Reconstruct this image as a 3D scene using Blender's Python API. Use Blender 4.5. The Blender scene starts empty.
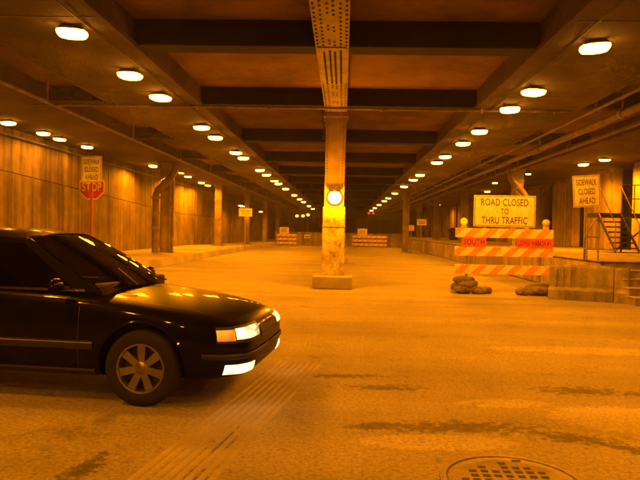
import bpy, bmesh, math, random
from mathutils import Vector, Matrix
from mathutils.bvhtree import BVHTree
from mathutils import noise as mnoise
random.seed(7)
R = math.radians
S = bpy.context.scene
COL = S.collection

# ------------------------------------------------------------------ camera, sky, exposure
cam_d = bpy.data.cameras.new('camera'); cam = bpy.data.objects.new('camera', cam_d); COL.objects.link(cam)
cam_d.sensor_width = 36; cam_d.lens = 36*628/640; cam_d.clip_start = .05; cam_d.clip_end = 1500
cam.matrix_world = Matrix.Translation((0, 0, 1.55)) @ Matrix.Rotation(R(2.1), 4, 'Z') @ Matrix.Rotation(R(90-.86), 4, 'X') @ Matrix.Rotation(R(1.2), 4, 'Z')
S.camera = cam
W = bpy.data.worlds.new('World'); S.world = W; W.use_nodes = True
wn = W.node_tree; wn.nodes.clear()
sky = wn.nodes.new('ShaderNodeTexSky'); sky.sky_type = 'NISHITA'; sky.sun_disc = False
sky.sun_elevation = R(-4); sky.sun_rotation = R(200)
bgn = wn.nodes.new('ShaderNodeBackground'); bgn.inputs['Strength'].default_value = .004
out = wn.nodes.new('ShaderNodeOutputWorld')
wn.links.new(sky.outputs[0], bgn.inputs[0]); wn.links.new(bgn.outputs[0], out.inputs[0])
S.view_settings.view_transform = 'Standard'; S.view_settings.look = 'None'
S.view_settings.exposure = 0; S.view_settings.gamma = 1; S.view_settings.use_curve_mapping = False
S.render.engine = 'CYCLES'
S.cycles.use_denoising = True
S.cycles.filter_width = 1.9
S.cycles.use_adaptive_sampling = True; S.cycles.adaptive_threshold = .06; S.cycles.adaptive_min_samples = 16
S.cycles.max_bounces = 4; S.cycles.diffuse_bounces = 3; S.cycles.glossy_bounces = 3; S.cycles.transparent_max_bounces = 8
S.cycles.sample_clamp_indirect = 6; S.cycles.caustics_reflective = False; S.cycles.caustics_refractive = False
SODIUM = (1, .25, .0)
LENS = (1, .36, .025)
P_MAIN, P_SIDE = 640, 330

# ------------------------------------------------------------------ materials
def newmat(name):
    m = bpy.data.materials.new(name); m.use_nodes = True
    nt = m.node_tree; b = nt.nodes['Principled BSDF']
    return m, nt, b
def N(nt, t, **kw):
    n = nt.nodes.new(t)
    for k, v in kw.items():
        if k in n.inputs: n.inputs[k].default_value = v
        else: setattr(n, k, v)
    return n
def plain(name, c, rough=.6, metal=0, coat=0):
    m, nt, b = newmat(name)
    b.inputs['Base Color'].default_value = (*c, 1); b.inputs['Roughness'].default_value = rough
    b.inputs['Metallic'].default_value = metal; b.inputs['Coat Weight'].default_value = coat
    # slight wear so nothing is perfectly even
    g = N(nt, 'ShaderNodeNewGeometry'); t = N(nt, 'ShaderNodeTexNoise', Scale=6.0, Detail=3.0, Roughness=.65)
    nt.links.new(g.outputs['Position'], t.inputs['Vector'])
    mr = N(nt, 'ShaderNodeMapRange'); mr.inputs[1].default_value = .3; mr.inputs[2].default_value = .75
    mr.inputs[3].default_value = .62; mr.inputs[4].default_value = 1.05
    nt.links.new(t.outputs['Fac'], mr.inputs[0])
    mx = N(nt, 'ShaderNodeMix', data_type='RGBA', blend_type='MULTIPLY'); mx.inputs[0].default_value = 1
    mx.inputs[6].default_value = (*c, 1); nt.links.new(mr.outputs[0], mx.inputs[7])
    nt.links.new(mx.outputs[2], b.inputs['Base Color'])
    return m
def ramp(nt, stops):
    r = N(nt, 'ShaderNodeValToRGB'); e = r.color_ramp.elements
    while len(e) > 1: e.remove(e[-1])
    e[0].position = stops[0][0]; e[0].color = stops[0][1]
    for p, c in stops[1:]:
        k = e.new(p); k.color = c
    return r
def g4(v): return (v, v, v, 1) if not isinstance(v, tuple) else (*v, 1)
def surface(name, dark, light, scale=1.0, streak=0, fine=30, bump=.3, rough=.85, stain=.4, coarse=None):
    """weathered concrete or painted steel: cloudy tone, vertical run-off streaks, fine grain relief"""
    m, nt, b = newmat(name); L = nt.links
    g = N(nt, 'ShaderNodeNewGeometry')
    n1 = N(nt, 'ShaderNodeTexNoise', Scale=scale, Detail=5.0, Roughness=.62); L.new(g.outputs['Position'], n1.inputs['Vector'])
    r1 = ramp(nt, [(.3, g4(dark)), (.72, g4(light))]); L.new(n1.outputs['Fac'], r1.inputs[0])
    col = r1.outputs[0]
    if streak:
        mp = N(nt, 'ShaderNodeMapping'); mp.inputs['Scale'].default_value = (2.6, 2.6, .12); L.new(g.outputs['Position'], mp.inputs[0])
        n2 = N(nt, 'ShaderNodeTexNoise', Scale=1.3, Detail=4.0, Roughness=.6); L.new(mp.outputs[0], n2.inputs['Vector'])
        r2 = ramp(nt, [(.36, g4(1-streak)), (.6, g4(1.0))]); L.new(n2.outputs['Fac'], r2.inputs[0])
        mx = N(nt, 'ShaderNodeMix', data_type='RGBA', blend_type='MULTIPLY'); mx.inputs[0].default_value = 1
        L.new(col, mx.inputs[6]); L.new(r2.outputs[0], mx.inputs[7]); col = mx.outputs[2]
    if stain:
        n3 = N(nt, 'ShaderNodeTexNoise', Scale=scale*.35+.1, Detail=6.0, Roughness=.72); L.new(g.outputs['Position'], n3.inputs['Vector'])
        r3 = ramp(nt, [(.4, g4(1-stain)), (.56, g4(1.0))]); L.new(n3.outputs['Fac'], r3.inputs[0])
        mx = N(nt, 'ShaderNodeMix', data_type='RGBA', blend_type='MULTIPLY'); mx.inputs[0].default_value = 1
        L.new(col, mx.inputs[6]); L.new(r3.outputs[0], mx.inputs[7]); col = mx.outputs[2]
    L.new(col, b.inputs['Base Color']); b.inputs['Roughness'].default_value = rough
    nf = N(nt, 'ShaderNodeTexNoise', Scale=fine, Detail=2.0, Roughness=.7); L.new(g.outputs['Position'], nf.inputs['Vector'])
    ad = N(nt, 'ShaderNodeMath', operation='MULTIPLY_ADD'); L.new(n1.outputs['Fac'], ad.inputs[0]); ad.inputs[1].default_value = 1.5; L.new(nf.outputs['Fac'], ad.inputs[2])
    bp = N(nt, 'ShaderNodeBump', Strength=bump, Distance=.03); L.new(ad.outputs[0], bp.inputs['Height']); L.new(bp.outputs[0], b.inputs['Normal'])
    return m
def emit(name, c, s):
    m = bpy.data.materials.new(name); m.use_nodes = True; nt = m.node_tree; nt.nodes.clear()
    e = N(nt, 'ShaderNodeEmission'); e.inputs[0].default_value = (*c, 1); e.inputs[1].default_value = s
    o = N(nt, 'ShaderNodeOutputMaterial'); nt.links.new(e.outputs[0], o.inputs[0])
    m.cycles.emission_sampling = 'AUTO' if name == 'sodium_lens' else 'NONE'
    return m
def glassmat(name, tint, rough=.02, see=.5):
    m = bpy.data.materials.new(name); m.use_nodes = True; nt = m.node_tree; nt.nodes.clear()
    t = N(nt, 'ShaderNodeBsdfTransparent'); t.inputs[0].default_value = (*tint, 1)
    gl = N(nt, 'ShaderNodeBsdfGlossy'); gl.inputs['Roughness'].default_value = rough; gl.inputs['Color'].default_value = (.9, .9, .9, 1)
    f = N(nt, 'ShaderNodeFresnel', IOR=1.55); mx = N(nt, 'ShaderNodeMixShader'); o = N(nt, 'ShaderNodeOutputMaterial')
    nt.links.new(f.outputs[0], mx.inputs[0]); nt.links.new(t.outputs[0], mx.inputs[1]); nt.links.new(gl.outputs[0], mx.inputs[2]); nt.links.new(mx.outputs[0], o.inputs[0])
    return m
def roadmat():
    m, nt, b = newmat('road_concrete'); L = nt.links
    g = N(nt, 'ShaderNodeNewGeometry'); P = g.outputs['Position']
    def mul(a, c):
        mx = N(nt, 'ShaderNodeMix', data_type='RGBA', blend_type='MULTIPLY'); mx.inputs[0].default_value = 1
        L.new(a, mx.inputs[6]); L.new(c, mx.inputs[7]); return mx.outputs[2]
    n1 = N(nt, 'ShaderNodeTexNoise', Scale=.55, Detail=6.0, Roughness=.65); L.new(P, n1.inputs['Vector'])
    r1 = ramp(nt, [(.3, (.27, .255, .23, 1)), (.5, (.33, .315, .29, 1)), (.72, (.4, .385, .35, 1))]); L.new(n1.outputs['Fac'], r1.inputs[0]); col = r1.outputs[0]
    # tyre-worn bands of the crossing street
    mp = N(nt, 'ShaderNodeMapping'); mp.inputs['Scale'].default_value = (.07, .75, 1); mp.inputs['Rotation'].default_value = (0, 0, R(4)); L.new(P, mp.inputs[0])
    n2 = N(nt, 'ShaderNodeTexNoise', Scale=1.1, Detail=5.0, Roughness=.55); L.new(mp.outputs[0], n2.inputs['Vector'])
    r2 = ramp(nt, [(.34, g4(.7)), (.58, g4(1.0))]); L.new(n2.outputs['Fac'], r2.inputs[0]); col = mul(col, r2.outputs[0])
    # grain
    n3 = N(nt, 'ShaderNodeTexNoise', Scale=30.0, Detail=4.0, Roughness=.75); L.new(P, n3.inputs['Vector'])
    r3 = ramp(nt, [(.34, g4(.5)), (.58, g4(1.08))]); L.new(n3.outputs['Fac'], r3.inputs[0]); col = mul(col, r3.outputs[0])
    n5 = N(nt, 'ShaderNodeTexNoise', Scale=130.0, Detail=2.0, Roughness=.6); L.new(P, n5.inputs['Vector'])
    r5 = ramp(nt, [(.36, g4(.6)), (.52, g4(1.0)), (.7, g4(1.15))]); L.new(n5.outputs['Fac'], r5.inputs[0]); col = mul(col, r5.outputs[0])
    # oil spots and grime
    n4 = N(nt, 'ShaderNodeTexNoise', Scale=2.3, Detail=8.0, Roughness=.8); L.new(P, n4.inputs['Vector'])
    r4 = ramp(nt, [(.33, g4(.55)), (.45, g4(1.0))]); L.new(n4.outputs['Fac'], r4.inputs[0]); col = mul(col, r4.outputs[0])
    # hairline cracks, only here and there
    nd = N(nt, 'ShaderNodeTexNoise', Scale=1.6, Detail=5.0, Roughness=.7); L.new(P, nd.inputs['Vector'])
    va = N(nt, 'ShaderNodeVectorMath', operation='MULTIPLY_ADD'); L.new(nd.outputs['Color'], va.inputs[0]); va.inputs[1].default_value = (1.3, 1.3, 0); L.new(P, va.inputs[2])
    vo = N(nt, 'ShaderNodeTexVoronoi', feature='DISTANCE_TO_EDGE', Scale=.3); L.new(va.outputs[0], vo.inputs['Vector'])
    rc = ramp(nt, [(.0, g4(.55)), (.0035, g4(.75)), (.006, g4(1.0))]); L.new(vo.outputs['Distance'], rc.inputs[0])
    rm_ = ramp(nt, [(.5, g4(0.0)), (.6, g4(.8))]); L.new(n1.outputs['Fac'], rm_.inputs[0])
    mx = N(nt, 'ShaderNodeMix', data_type='RGBA'); L.new(rm_.outputs[0], mx.inputs[0]); mx.inputs[6].default_value = (1, 1, 1, 1); L.new(rc.outputs[0], mx.inputs[7])
    col = mul(col, mx.outputs[2])
    # worn hollows with ragged dark edges, and paler mortar fills, each at its own spot
    nw = N(nt, 'ShaderNodeTexNoise', Scale=12.0, Detail=7.0, Roughness=.72); L.new(P, nw.inputs['Vector'])
    def spots(lst, k):
        d_ = None
        for cx, cy, rx, ry, ro in lst:
            mp_ = N(nt, 'ShaderNodeMapping', vector_type='TEXTURE'); mp_.inputs['Location'].default_value = (cx, cy, 0); mp_.inputs['Rotation'].default_value = (0, 0, ro); mp_.inputs['Scale'].default_value = (rx, ry, 1); L.new(P, mp_.inputs[0])
            le = N(nt, 'ShaderNodeVectorMath', operation='LENGTH'); L.new(mp_.outputs[0], le.inputs[0])
            if d_ is None: d_ = le.outputs['Value']
            else:
                mi = N(nt, 'ShaderNodeMath', operation='MINIMUM'); L.new(d_, mi.inputs[0]); L.new(le.outputs['Value'], mi.inputs[1]); d_ = mi.outputs[0]
        ad_ = N(nt, 'ShaderNodeMath', operation='MULTIPLY_ADD'); L.new(nw.outputs['Fac'], ad_.inputs[0]); ad_.inputs[1].default_value = k; L.new(d_, ad_.inputs[2])
        su = N(nt, 'ShaderNodeMath', operation='SUBTRACT'); L.new(ad_.outputs[0], su.inputs[0]); su.inputs[1].default_value = k*.5
        return su.outputs[0]
    pale_d = spots([(.72, 4.66, .68, .2, .05), (2.5, 5.4, .8, .45, -.1), (1.5, 5.8, .5, .16, .1), (3.4, 8.6, 1.6, .3, 0)], 1.2)
    rp = ramp(nt, [(.84, g4(1.36)), (.9, g4(1.0))]); L.new(pale_d, rp.inputs[0]); col = mul(col, rp.outputs[0])
    dark_d = spots([(.95, 5.04, .75, .17, .1), (1.8, 4.84, .4, .14, -.35), (2.2, 4.6, .3, .1, -.5), (.3, 5.02, .3, .1, .3), (2.4, 6.35, .45, .2, 0), (3.1, 6.3, .4, .12, .1), (.45, 6.25, .4, .12, .05), (.0, 6.7, .6, .1, .15), (-.88, 3.7, .1, .3, .1), (-1.62, 3.9, .1, .34, -.15), (-.84, 4.5, .08, .3, -.1)], 5.0)
    rd = ramp(nt, [(.3, g4(.28)), (.75, g4(.52)), (1.08, g4(1.0))]); L.new(dark_d, rd.inputs[0]); col = mul(col, rd.outputs[0])
    L.new(col, b.inputs['Base Color'])
    rr = N(nt, 'ShaderNodeMapRange'); rr.inputs[3].default_value = .62; rr.inputs[4].default_value = .9; L.new(n2.outputs['Fac'], rr.inputs[0]); L.new(rr.outputs[0], b.inputs['Roughness'])
    a1 = N(nt, 'ShaderNodeMath', operation='MULTIPLY_ADD'); L.new(n4.outputs['Fac'], a1.inputs[0]); a1.inputs[1].default_value = 1.6; L.new(n3.outputs['Fac'], a1.inputs[2])
    bp = N(nt, 'ShaderNodeBump', Strength=.55, Distance=.02); L.new(a1.outputs[0], bp.inputs['Height']); L.new(bp.outputs[0], b.inputs['Normal'])
    return m
def peelmat():
    """old pale paint flaking off a column"""
    m, nt, b = newmat('peeling_paint'); L = nt.links
    g = N(nt, 'ShaderNodeNewGeometry'); P = g.outputs['Position']
    n1 = N(nt, 'ShaderNodeTexNoise', Scale=7.0, Detail=7.0, Roughness=.78); L.new(P, n1.inputs['Vector'])
    r1 = ramp(nt, [(.38, (.12, .1, .08, 1)), (.46, (.42, .4, .35, 1)), (.7, (.62, .6, .54, 1))]); L.new(n1.outputs['Fac'], r1.inputs[0])
    n2 = N(nt, 'ShaderNodeTexNoise', Scale=1.7, Detail=7.0, Roughness=.6); L.new(P, n2.inputs['Vector'])
    r2 = ramp(nt, [(.36, (.5, .42, .36, 1)), (.55, (1, 1, 1, 1))]); L.new(n2.outputs['Fac'], r2.inputs[0])
    mx = N(nt, 'ShaderNodeMix', data_type='RGBA', blend_type='MULTIPLY'); mx.inputs[0].default_value = 1
    L.new(r1.outputs[0], mx.inputs[6]); L.new(r2.outputs[0], mx.inputs[7]); L.new(mx.outputs[2], b.inputs['Base Color'])
    b.inputs['Roughness'].default_value = .7
    bp = N(nt, 'ShaderNodeBump', Strength=.6, Distance=.01); L.new(n1.outputs['Fac'], bp.inputs['Height']); L.new(bp.outputs[0], b.inputs['Normal'])
    return m

M = dict(
    road=roadmat(),
    walk=surface('walk_concrete', (0.3, 0.28, 0.25), (0.44, 0.41, 0.37), .7, 0, 30, .4, .85, .3),
    wall=surface('wall_concrete', (0.14, 0.105, 0.08), (0.32, 0.26, 0.215), .8, .6, 24, .45, .88, .35),
    wall2=surface('pier_concrete', (0.26, 0.205, 0.16), (0.42, 0.345, 0.285), .9, .5, 24, .45, .88, .4),
    deck=surface('deck_soffit', (0.12, 0.07, 0.046), (0.28, 0.175, 0.118), .5, 0, 18, .45, .9, .5),
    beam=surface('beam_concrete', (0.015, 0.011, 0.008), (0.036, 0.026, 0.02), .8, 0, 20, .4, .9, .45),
    girder=surface('girder_casing', (0.06, 0.041, 0.03), (0.15, 0.108, 0.08), .6, 0, 20, .45, .88, .5),
    steel=surface('painted_steel', (0.24, 0.185, 0.15), (0.4, 0.33, 0.275), 1.6, .35, 40, .3, .6, .4),
    rivet=surface('rivet_steel', (.03, .026, .022), (.07, .06, .05), 4, 0, 40, .2, .7, 0),
    pipe=surface('pipe_paint', (0.14, 0.105, 0.08), (0.27, 0.215, 0.175), 2.5, .3, 40, .2, .55, .3),
    darksteel=surface('dark_steel', (.018, .016, .014), (.045, .04, .036), 3, 0, 40, .2, .6, .2),
    dock=surface('dock_concrete', (0.24, 0.2, 0.165), (0.4, 0.35, 0.3), .9, .45, 24, .5, .88, .4),
    block=surface('barrier_concrete', (.2, .185, .165), (.36, .34, .3), 2.2, .5, 30, .6, .88, .4),
    column=peelmat(),
    patch=surface('patch_concrete', (.26, .25, .225), (.4, .385, .35), 1.6, 0, 60, .5, .85, .25),
    tar=surface('broken_asphalt', (.03, .028, .026), (.11, .1, .09), 6, 0, 50, .9, .95, .3),
    iron=surface('cast_iron', (.14, .13, .12), (.26, .245, .22), 5, 0, 60, .4, .5, .3),
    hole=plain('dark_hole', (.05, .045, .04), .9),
    white=plain('sign_white', (.78, .77, .72), .45), black=plain('sign_black', (.02, .02, .02), .5),
    orange=plain('rail_orange', (.84, .36, .04), .45), signorange=plain('plate_orange', (.85, .13, .03), .45), red=plain('stop_red', (.5, .02, .02), .4),
    yellow=plain('sign_yellow', (.75, .55, .05), .5),
    post=plain('post_steel', (.22, .2, .18), .55), redpost=plain('post_red_brown', (.26, .08, .05), .6),
    bag=surface('sandbag_cloth', (0.12, 0.105, 0.08), (0.25, 0.22, 0.175), 5, 0, 120, .6, .95, .3),
    housing=plain('lamp_housing', (.1, .09, .08), .5),
    lens=emit('sodium_lens', LENS, 45), lens_dim=emit('sodium_lens_far', LENS, 9),
    amber=emit('amber_beacon', (1, .58, .0), 1.15), pale=plain('beacon_lens_unlit', (.75, .55, .3), .25),
    redlamp=emit('red_signal', (1, .04, .01), 1.6),
    paint=None, tyre=plain('tyre_rubber', (.009, .009, .009), .9), rim=plain('rim_alloy', (.3, .3, .31), .35, .9),
    trim=plain('black_trim', (.012, .012, .012), .5), chrome=plain('bright_trim', (.6, .6, .6), .15, 1),
    glass=glassmat('car_glass', (.12, .12, .12)), seat=plain('seat_cloth', (.03, .03, .03), .9),
    headlamp=emit('headlamp_glow', (1, .8, .42), 6), fog=emit('fog_glow', (1, .88, .55), 7), signal=emit('signal_glow', (1, .28, .02), 2.2),
    night=surface('night_facade', (.15, .12, .1), (.3, .25, .2), .5, 0, 10, .2, .9, .2),
)
def paintmat():
    m, nt, b = newmat('black_car_paint')
    b.inputs['Base Color'].default_value = (.006, .006, .007, 1); b.inputs['Roughness'].default_value = .32
    b.inputs['Coat Weight'].default_value = .22; b.inputs['Specular IOR Level'].default_value = .02
    g = N(nt, 'ShaderNodeNewGeometry'); t = N(nt, 'ShaderNodeTexNoise', Scale=5.0, Detail=8.0, Roughness=.7); nt.links.new(g.outputs['Position'], t.inputs['Vector'])
    r = ramp(nt, [(.3, (.002, .002, .002, 1)), (.8, (.008, .007, .006, 1))]); nt.links.new(t.outputs['Fac'], r.inputs[0]); nt.links.new(r.outputs[0], b.inputs['Base Color'])
    mr = N(nt, 'ShaderNodeMapRange'); mr.inputs[3].default_value = .01; mr.inputs[4].default_value = .06; nt.links.new(t.outputs['Fac'], mr.inputs[0]); nt.links.new(mr.outputs[0], b.inputs['Coat Roughness'])
    return m
def lampglass(name, c, lo, hi, scale):
    """lit ribbed lamp glass: brighter where the bulb sits behind the ribs"""
    m = emit(name, c, 1); nt = m.node_tree; L = nt.links; e = [n for n in nt.nodes if n.type == 'EMISSION'][0]
    tc = N(nt, 'ShaderNodeTexCoord'); w = N(nt, 'ShaderNodeTexWave', Scale=scale, Distortion=.6); L.new(tc.outputs['Object'], w.inputs['Vector'])
    v = N(nt, 'ShaderNodeTexVoronoi', Scale=7.0); L.new(tc.outputs['Object'], v.inputs['Vector'])
    r = N(nt, 'ShaderNodeMapRange'); r.inputs[1].default_value = .1; r.inputs[2].default_value = .75; r.inputs[3].default_value = hi; r.inputs[4].default_value = lo; L.new(v.outputs['Distance'], r.inputs[0])
    mu = N(nt, 'ShaderNodeMath', operation='MULTIPLY_ADD'); L.new(w.outputs['Fac'], mu.inputs[0]); mu.inputs[1].default_value = lo; L.new(r.outputs[0], mu.inputs[2]); L.new(mu.outputs[0], e.inputs[1])
    return m
M['headlamp'] = lampglass('headlamp_glass', (1, .66, .24), .5, 5, 16); M['fog'] = lampglass('fog_glass', (1, .68, .22), 1.5, 9, 16); M['signal'] = lampglass('signal_glass', (1, .25, .015), .5, 2.2, 22)
M['paint'] = paintmat()

# ------------------------------------------------------------------ mesh helpers
class MB:
    def __init__(s): s.v, s.f = [], []
    def add(s, vs, fs):
        o = len(s.v); s.v += [tuple(x) for x in vs]; s.f += [tuple(i+o for i in f) for f in fs]; return s
    def box(s, x0, x1, y0, y1, z0, z1, m=None):
        vs = [Vector((x, y, z)) for z in (z0, z1) for x, y in ((x0, y0), (x1, y0), (x1, y1), (x0, y1))]
        if m: vs = [m @ v for v in vs]
        return s.add(vs, [(3, 2, 1, 0), (4, 5, 6, 7), (0, 1, 5, 4), (1, 2, 6, 5), (2, 3, 7, 6), (3, 0, 4, 7)])
    def prism(s, a, b):
        n = len(a)
        return s.add(list(a)+list(b), [tuple(range(n))[::-1], tuple(range(n, 2*n))]+[(i, (i+1) % n, n+(i+1) % n, n+i) for i in range(n)])
    def tube(s, path, r, n=10, cap=True):
        path = [Vector(p) for p in path]; rings = []
        for i, p in enumerate(path):
            t = (path[min(i+1, len(path)-1)]-path[max(i-1, 0)]).normalized()
            if i == 0:
                up = Vector((0, 0, 1)) if abs(t.z) < .9 else Vector((1, 0, 0)); a = t.cross(up).normalized()
            else: a = (a-t*a.dot(t)).normalized()          # carry the frame along so the tube never twists
            b = t.cross(a)
            rr = r[i] if isinstance(r, (list, tuple)) else r
            rings.append([p+a*rr*math.cos(k*2*math.pi/n)+b*rr*math.sin(k*2*math.pi/n) for k in range(n)])
        vs = [v for g in rings for v in g]; fs = []
        for i in range(len(path)-1):
            for k in range(n): fs.append((i*n+k, i*n+(k+1) % n, (i+1)*n+(k+1) % n, (i+1)*n+k))
        if cap: fs += [tuple(range(n))[::-1], tuple(range((len(path)-1)*n, len(path)*n))]
        return s.add(vs, fs)
    def lathe(s, prof, n=32, axis='Z', c=(0, 0, 0)):
        vs = []; fs = []
        for r, h in prof:
            for k in range(n):
                a = 2*math.pi*k/n; p = (r*math.cos(a), r*math.sin(a), h) if axis == 'Z' else (r*math.cos(a), h, r*math.sin(a))
                vs.append((p[0]+c[0], p[1]+c[1], p[2]+c[2]))
        m = len(prof)
        for i in range(m-1):
            for k in range(n): fs.append((i*n+k, i*n+(k+1) % n, (i+1)*n+(k+1) % n, (i+1)*n+k))
        return s.add(vs, fs)
    def grid(s, P):
        nu, nv = len(P), len(P[0])
        return s.add([p for r in P for p in r], [(i*nv+j, i*nv+j+1, (i+1)*nv+j+1, (i+1)*nv+j) for i in range(nu-1) for j in range(nv-1)])
    def mesh(s, name, mat, smooth=False):
        me = bpy.data.meshes.new(name); me.from_pydata(s.v, [], s.f)
        bm = bmesh.new(); bm.from_mesh(me); bmesh.ops.recalc_face_normals(bm, faces=bm.faces); bm.to_mesh(me); bm.free()
        me.materials.append(mat)
        if smooth:
            me.polygons.foreach_set('use_smooth', [True]*len(me.polygons))
        return me
    def build(s, name, mat, parent=None, smooth=False, bevel=0, loc=None, rot=None):
        o = bpy.data.objects.new(name, s.mesh(name, mat, smooth)); COL.objects.link(o)
        if parent: o.parent = parent
        if loc is not None: o.location = loc
        if rot is not None: o.rotation_euler = rot
        if bevel:
            b = o.modifiers.new('bevel', 'BEVEL'); b.width = bevel; b.segments = 2; b.limit_method = 'ANGLE'; b.angle_limit = R(40)
        if smooth: autosmooth(o)
        return o
def autosmooth(o, a=42):
    me = o.data
    bm = bmesh.new(); bm.from_mesh(me)
    for e in bm.edges:
        if len(e.link_faces) == 2 and e.calc_face_angle(0) > R(a): e.smooth = False
    bm.to_mesh(me); bm.free()
def piece(name, me, parent, loc=(0, 0, 0), rot=None, scale=None):
    o = bpy.data.objects.new(name, me); COL.objects.link(o); o.parent = parent; o.location = loc
    if rot is not None: o.rotation_euler = rot
    if scale is not None: o.scale = scale
    return o
def tag(o, label, cat, group=None):
    o['label'] = label; o['category'] = cat
    if group: o['group'] = group
    return o
def thing(name, label, cat, loc=(0, 0, 0), rz=0, group=None):
    o = bpy.data.objects.new(name, None); o.empty_display_size = .2; COL.objects.link(o); o.location = loc; o.rotation_euler = (0, 0, rz)
    return tag(o, label, cat, group)
def struct(o): o['kind'] = 'structure'; return o
def stuff(o): o['kind'] = 'stuff'; return o
def copy_tree(o, parent=None):
    c = o.copy(); COL.objects.link(c); c.parent = parent
    for ch in list(o.children): copy_tree(ch, c)
    return c
def lettering(s, w, h, mat, parent, loc, name='lettering', track=1.05):
    cu = bpy.data.curves.new('t', 'FONT'); cu.body = s; cu.align_x = 'CENTER'; cu.align_y = 'CENTER'; cu.size = 1; cu.space_character = track; cu.offset = .012; cu.resolution_u = 4
    t = bpy.data.objects.new('t', cu); COL.objects.link(t)
    dg = bpy.context.evaluated_depsgraph_get(); me = bpy.data.meshes.new_from_object(t.evaluated_get(dg))
    bpy.data.objects.remove(t); bpy.data.curves.remove(cu)
    xs = [v.co.x for v in me.vertices]; ys = [v.co.y for v in me.vertices]
    sx = w/(max(xs)-min(xs)); sy = h/(max(ys)-min(ys)); cx = (max(xs)+min(xs))/2; cy = (max(ys)+min(ys))/2
    for v in me.vertices: v.co = ((v.co.x-cx)*sx, 0, (v.co.y-cy)*sy)
    me.materials.clear(); me.materials.append(mat)
    return piece(name, me, parent, loc)

# ------------------------------------------------------------------ the setting
YB, YE = -14, 100
mb = MB(); xs = [-120, -40]+[-14+i*1 for i in range(29)]+[40, 120]; ys = [-60, -40]+[-12+i*1.5 for i in range(30)]+[45, 70, 110, 160, 200]
mb.grid([[(x, y, (.012*mnoise.noise(Vector((x*.3, y*.3, 0))) if -13 < x < 14 and -10 < y < 30 else 0) if not (abs(x) < 12 and y < 7.6) else 0) for y in ys] for x in xs])
road = struct(mb.build('road', M['road'], smooth=True))
# repaired trench: a strip of ribbed concrete running under the car
tr = MB(); a = Vector((-1.28, 2.2, 0)); d = Vector((.16, 1, 0)).normalized(); n_ = Vector((d.y, -d.x, 0)); Lg = 5.2; nr = 8; wd = .54
random.seed(3)
for k in range(nr):
    u0 = -wd/2+wd*k/nr+.004; u1 = -wd/2+wd*(k+1)/nr-.004
    rows = []
    for j in range(40):
        p = a+d*(Lg*j/39); h = .007+.003*mnoise.noise(Vector((k*1.7, j*.35, 2)))
        wob = .006*mnoise.noise(Vector((k*.4, j*.5, 9)))
        um = (u0+u1)/2
        rows.append([p+n_*(u0+wob)+Vector((0, 0, -.004)), p+n_*(u0+.012+wob)+Vector((0, 0, h)), p+n_*(um+wob)+Vector((0, 0, h+.003)), p+n_*(u1-.012+wob)+Vector((0, 0, h)), p+n_*(u1+wob)+Vector((0, 0, -.004))])
    o = tr.__class__().grid(rows).build('patch_rib', M['patch'], road, smooth=True)
# raised walk on the retaining wall side
mb = MB(); 
for (y0, h0), (y1, h1) in zip([(12, .3), (45, .3), (60, .12)], [(45, .3), (60, .12), (YE, .12)]):
    mb.add([(-7.1, y0, 0), (-7.18, y0, h0), (-16, y0, h0), (-16, y0, -.05), (-7.1, y1, 0), (-7.18, y1, h1), (-16, y1, h1), (-16, y1, -.05)], [(0, 1, 5, 4), (1, 2, 6, 5), (3, 2, 1, 0), (4, 5, 6, 7)])
struct(mb.build('sidewalk', M['walk']))
def walk_h(y): return .3 if y < 45 else max(.12, .3-.18*(y-45)/15)

# deck overhead
struct(MB().box(-16, 18, YB, YE, 5.25, 5.7).build('ceiling', M['deck']))
def longitudinal(name, x0, x1, z0, mat, label, group=None):
    o = MB().box(x0, x1, YB, YE, z0, 5.26).build(name, mat, bevel=.03); tag(o, label, 'girder', group); return o
gl_ = longitudinal('girder', -6.1, -3.8, 4.75, M['girder'], 'wide concrete cased girder carrying the lamp row on the retaining wall side')
gr_ = longitudinal('girder', 3.35, 5.86, 4.75, M['girder'], 'wide concrete cased girder carrying the lamp row on the loading dock side')
longitudinal('edge_beam', -16, -7.9, 4.78, M['girder'], 'broad edge beam resting on the columns before the retaining wall')
longitudinal('edge_beam', 8.8, 18, 4.78, M['girder'], 'broad edge beam above the loading dock')
for g_, x0, x1 in ((gl_, -6.1, -3.8), (gr_, 3.35, 5.86)):        # casing joints and side flanges
    for sx in (x0-.06, x1-.06):
        MB().box(sx, sx+.12, YB, YE, 4.735, 4.82).build('flange', M['girder'], g_)
    for k in range(18):
        y = 4.2+k*6.65*.8
        MB().box(x0+.08, x1-.08, y, y+.035, 4.742, 4.76).build('joint_strip', M['deck'], g_)
# centre girder: riveted steel
cg = thing('riveted_girder', 'riveted steel girder overhead running along the row of centre columns', 'girder', (-.26, 0, 0))
MB().box(-.29, .29, YB, YE, 4.752, 4.785).build('bottom_flange', M['steel'], cg)
MB().box(-.03, .03, YB, YE, 4.785, 5.26).build('web', M['steel'], cg)
MB().box(-.25, .25, 11.0, 13.6, 4.735, 4.752).build('splice_plate', M['steel'], cg)
def rivet(m, p, ax, r):
    ax = Vector(ax); up = Vector((0, 1, 0)) if abs(ax.y) < .5 else Vector((0, 0, 1)); a_ = ax.cross(up).normalized(); b_ = ax.cross(a_); p = Vector(p); n = 7
    vs = [p+(a_*math.cos(k*6.2832/n)+b_*math.sin(k*6.2832/n))*r for k in range(n)]+[p+ax*r*.55+(a_*math.cos(k*6.2832/n)+b_*math.sin(k*6.2832/n))*r*.62 for k in range(n)]+[p+ax*r*.75]
    m.add(vs, [(k, (k+1) % n, n+(k+1) % n, n+k) for k in range(n)]+[(n+k, n+(k+1) % n, 2*n) for k in range(n)])
rv = MB(); y = 3.0
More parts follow.
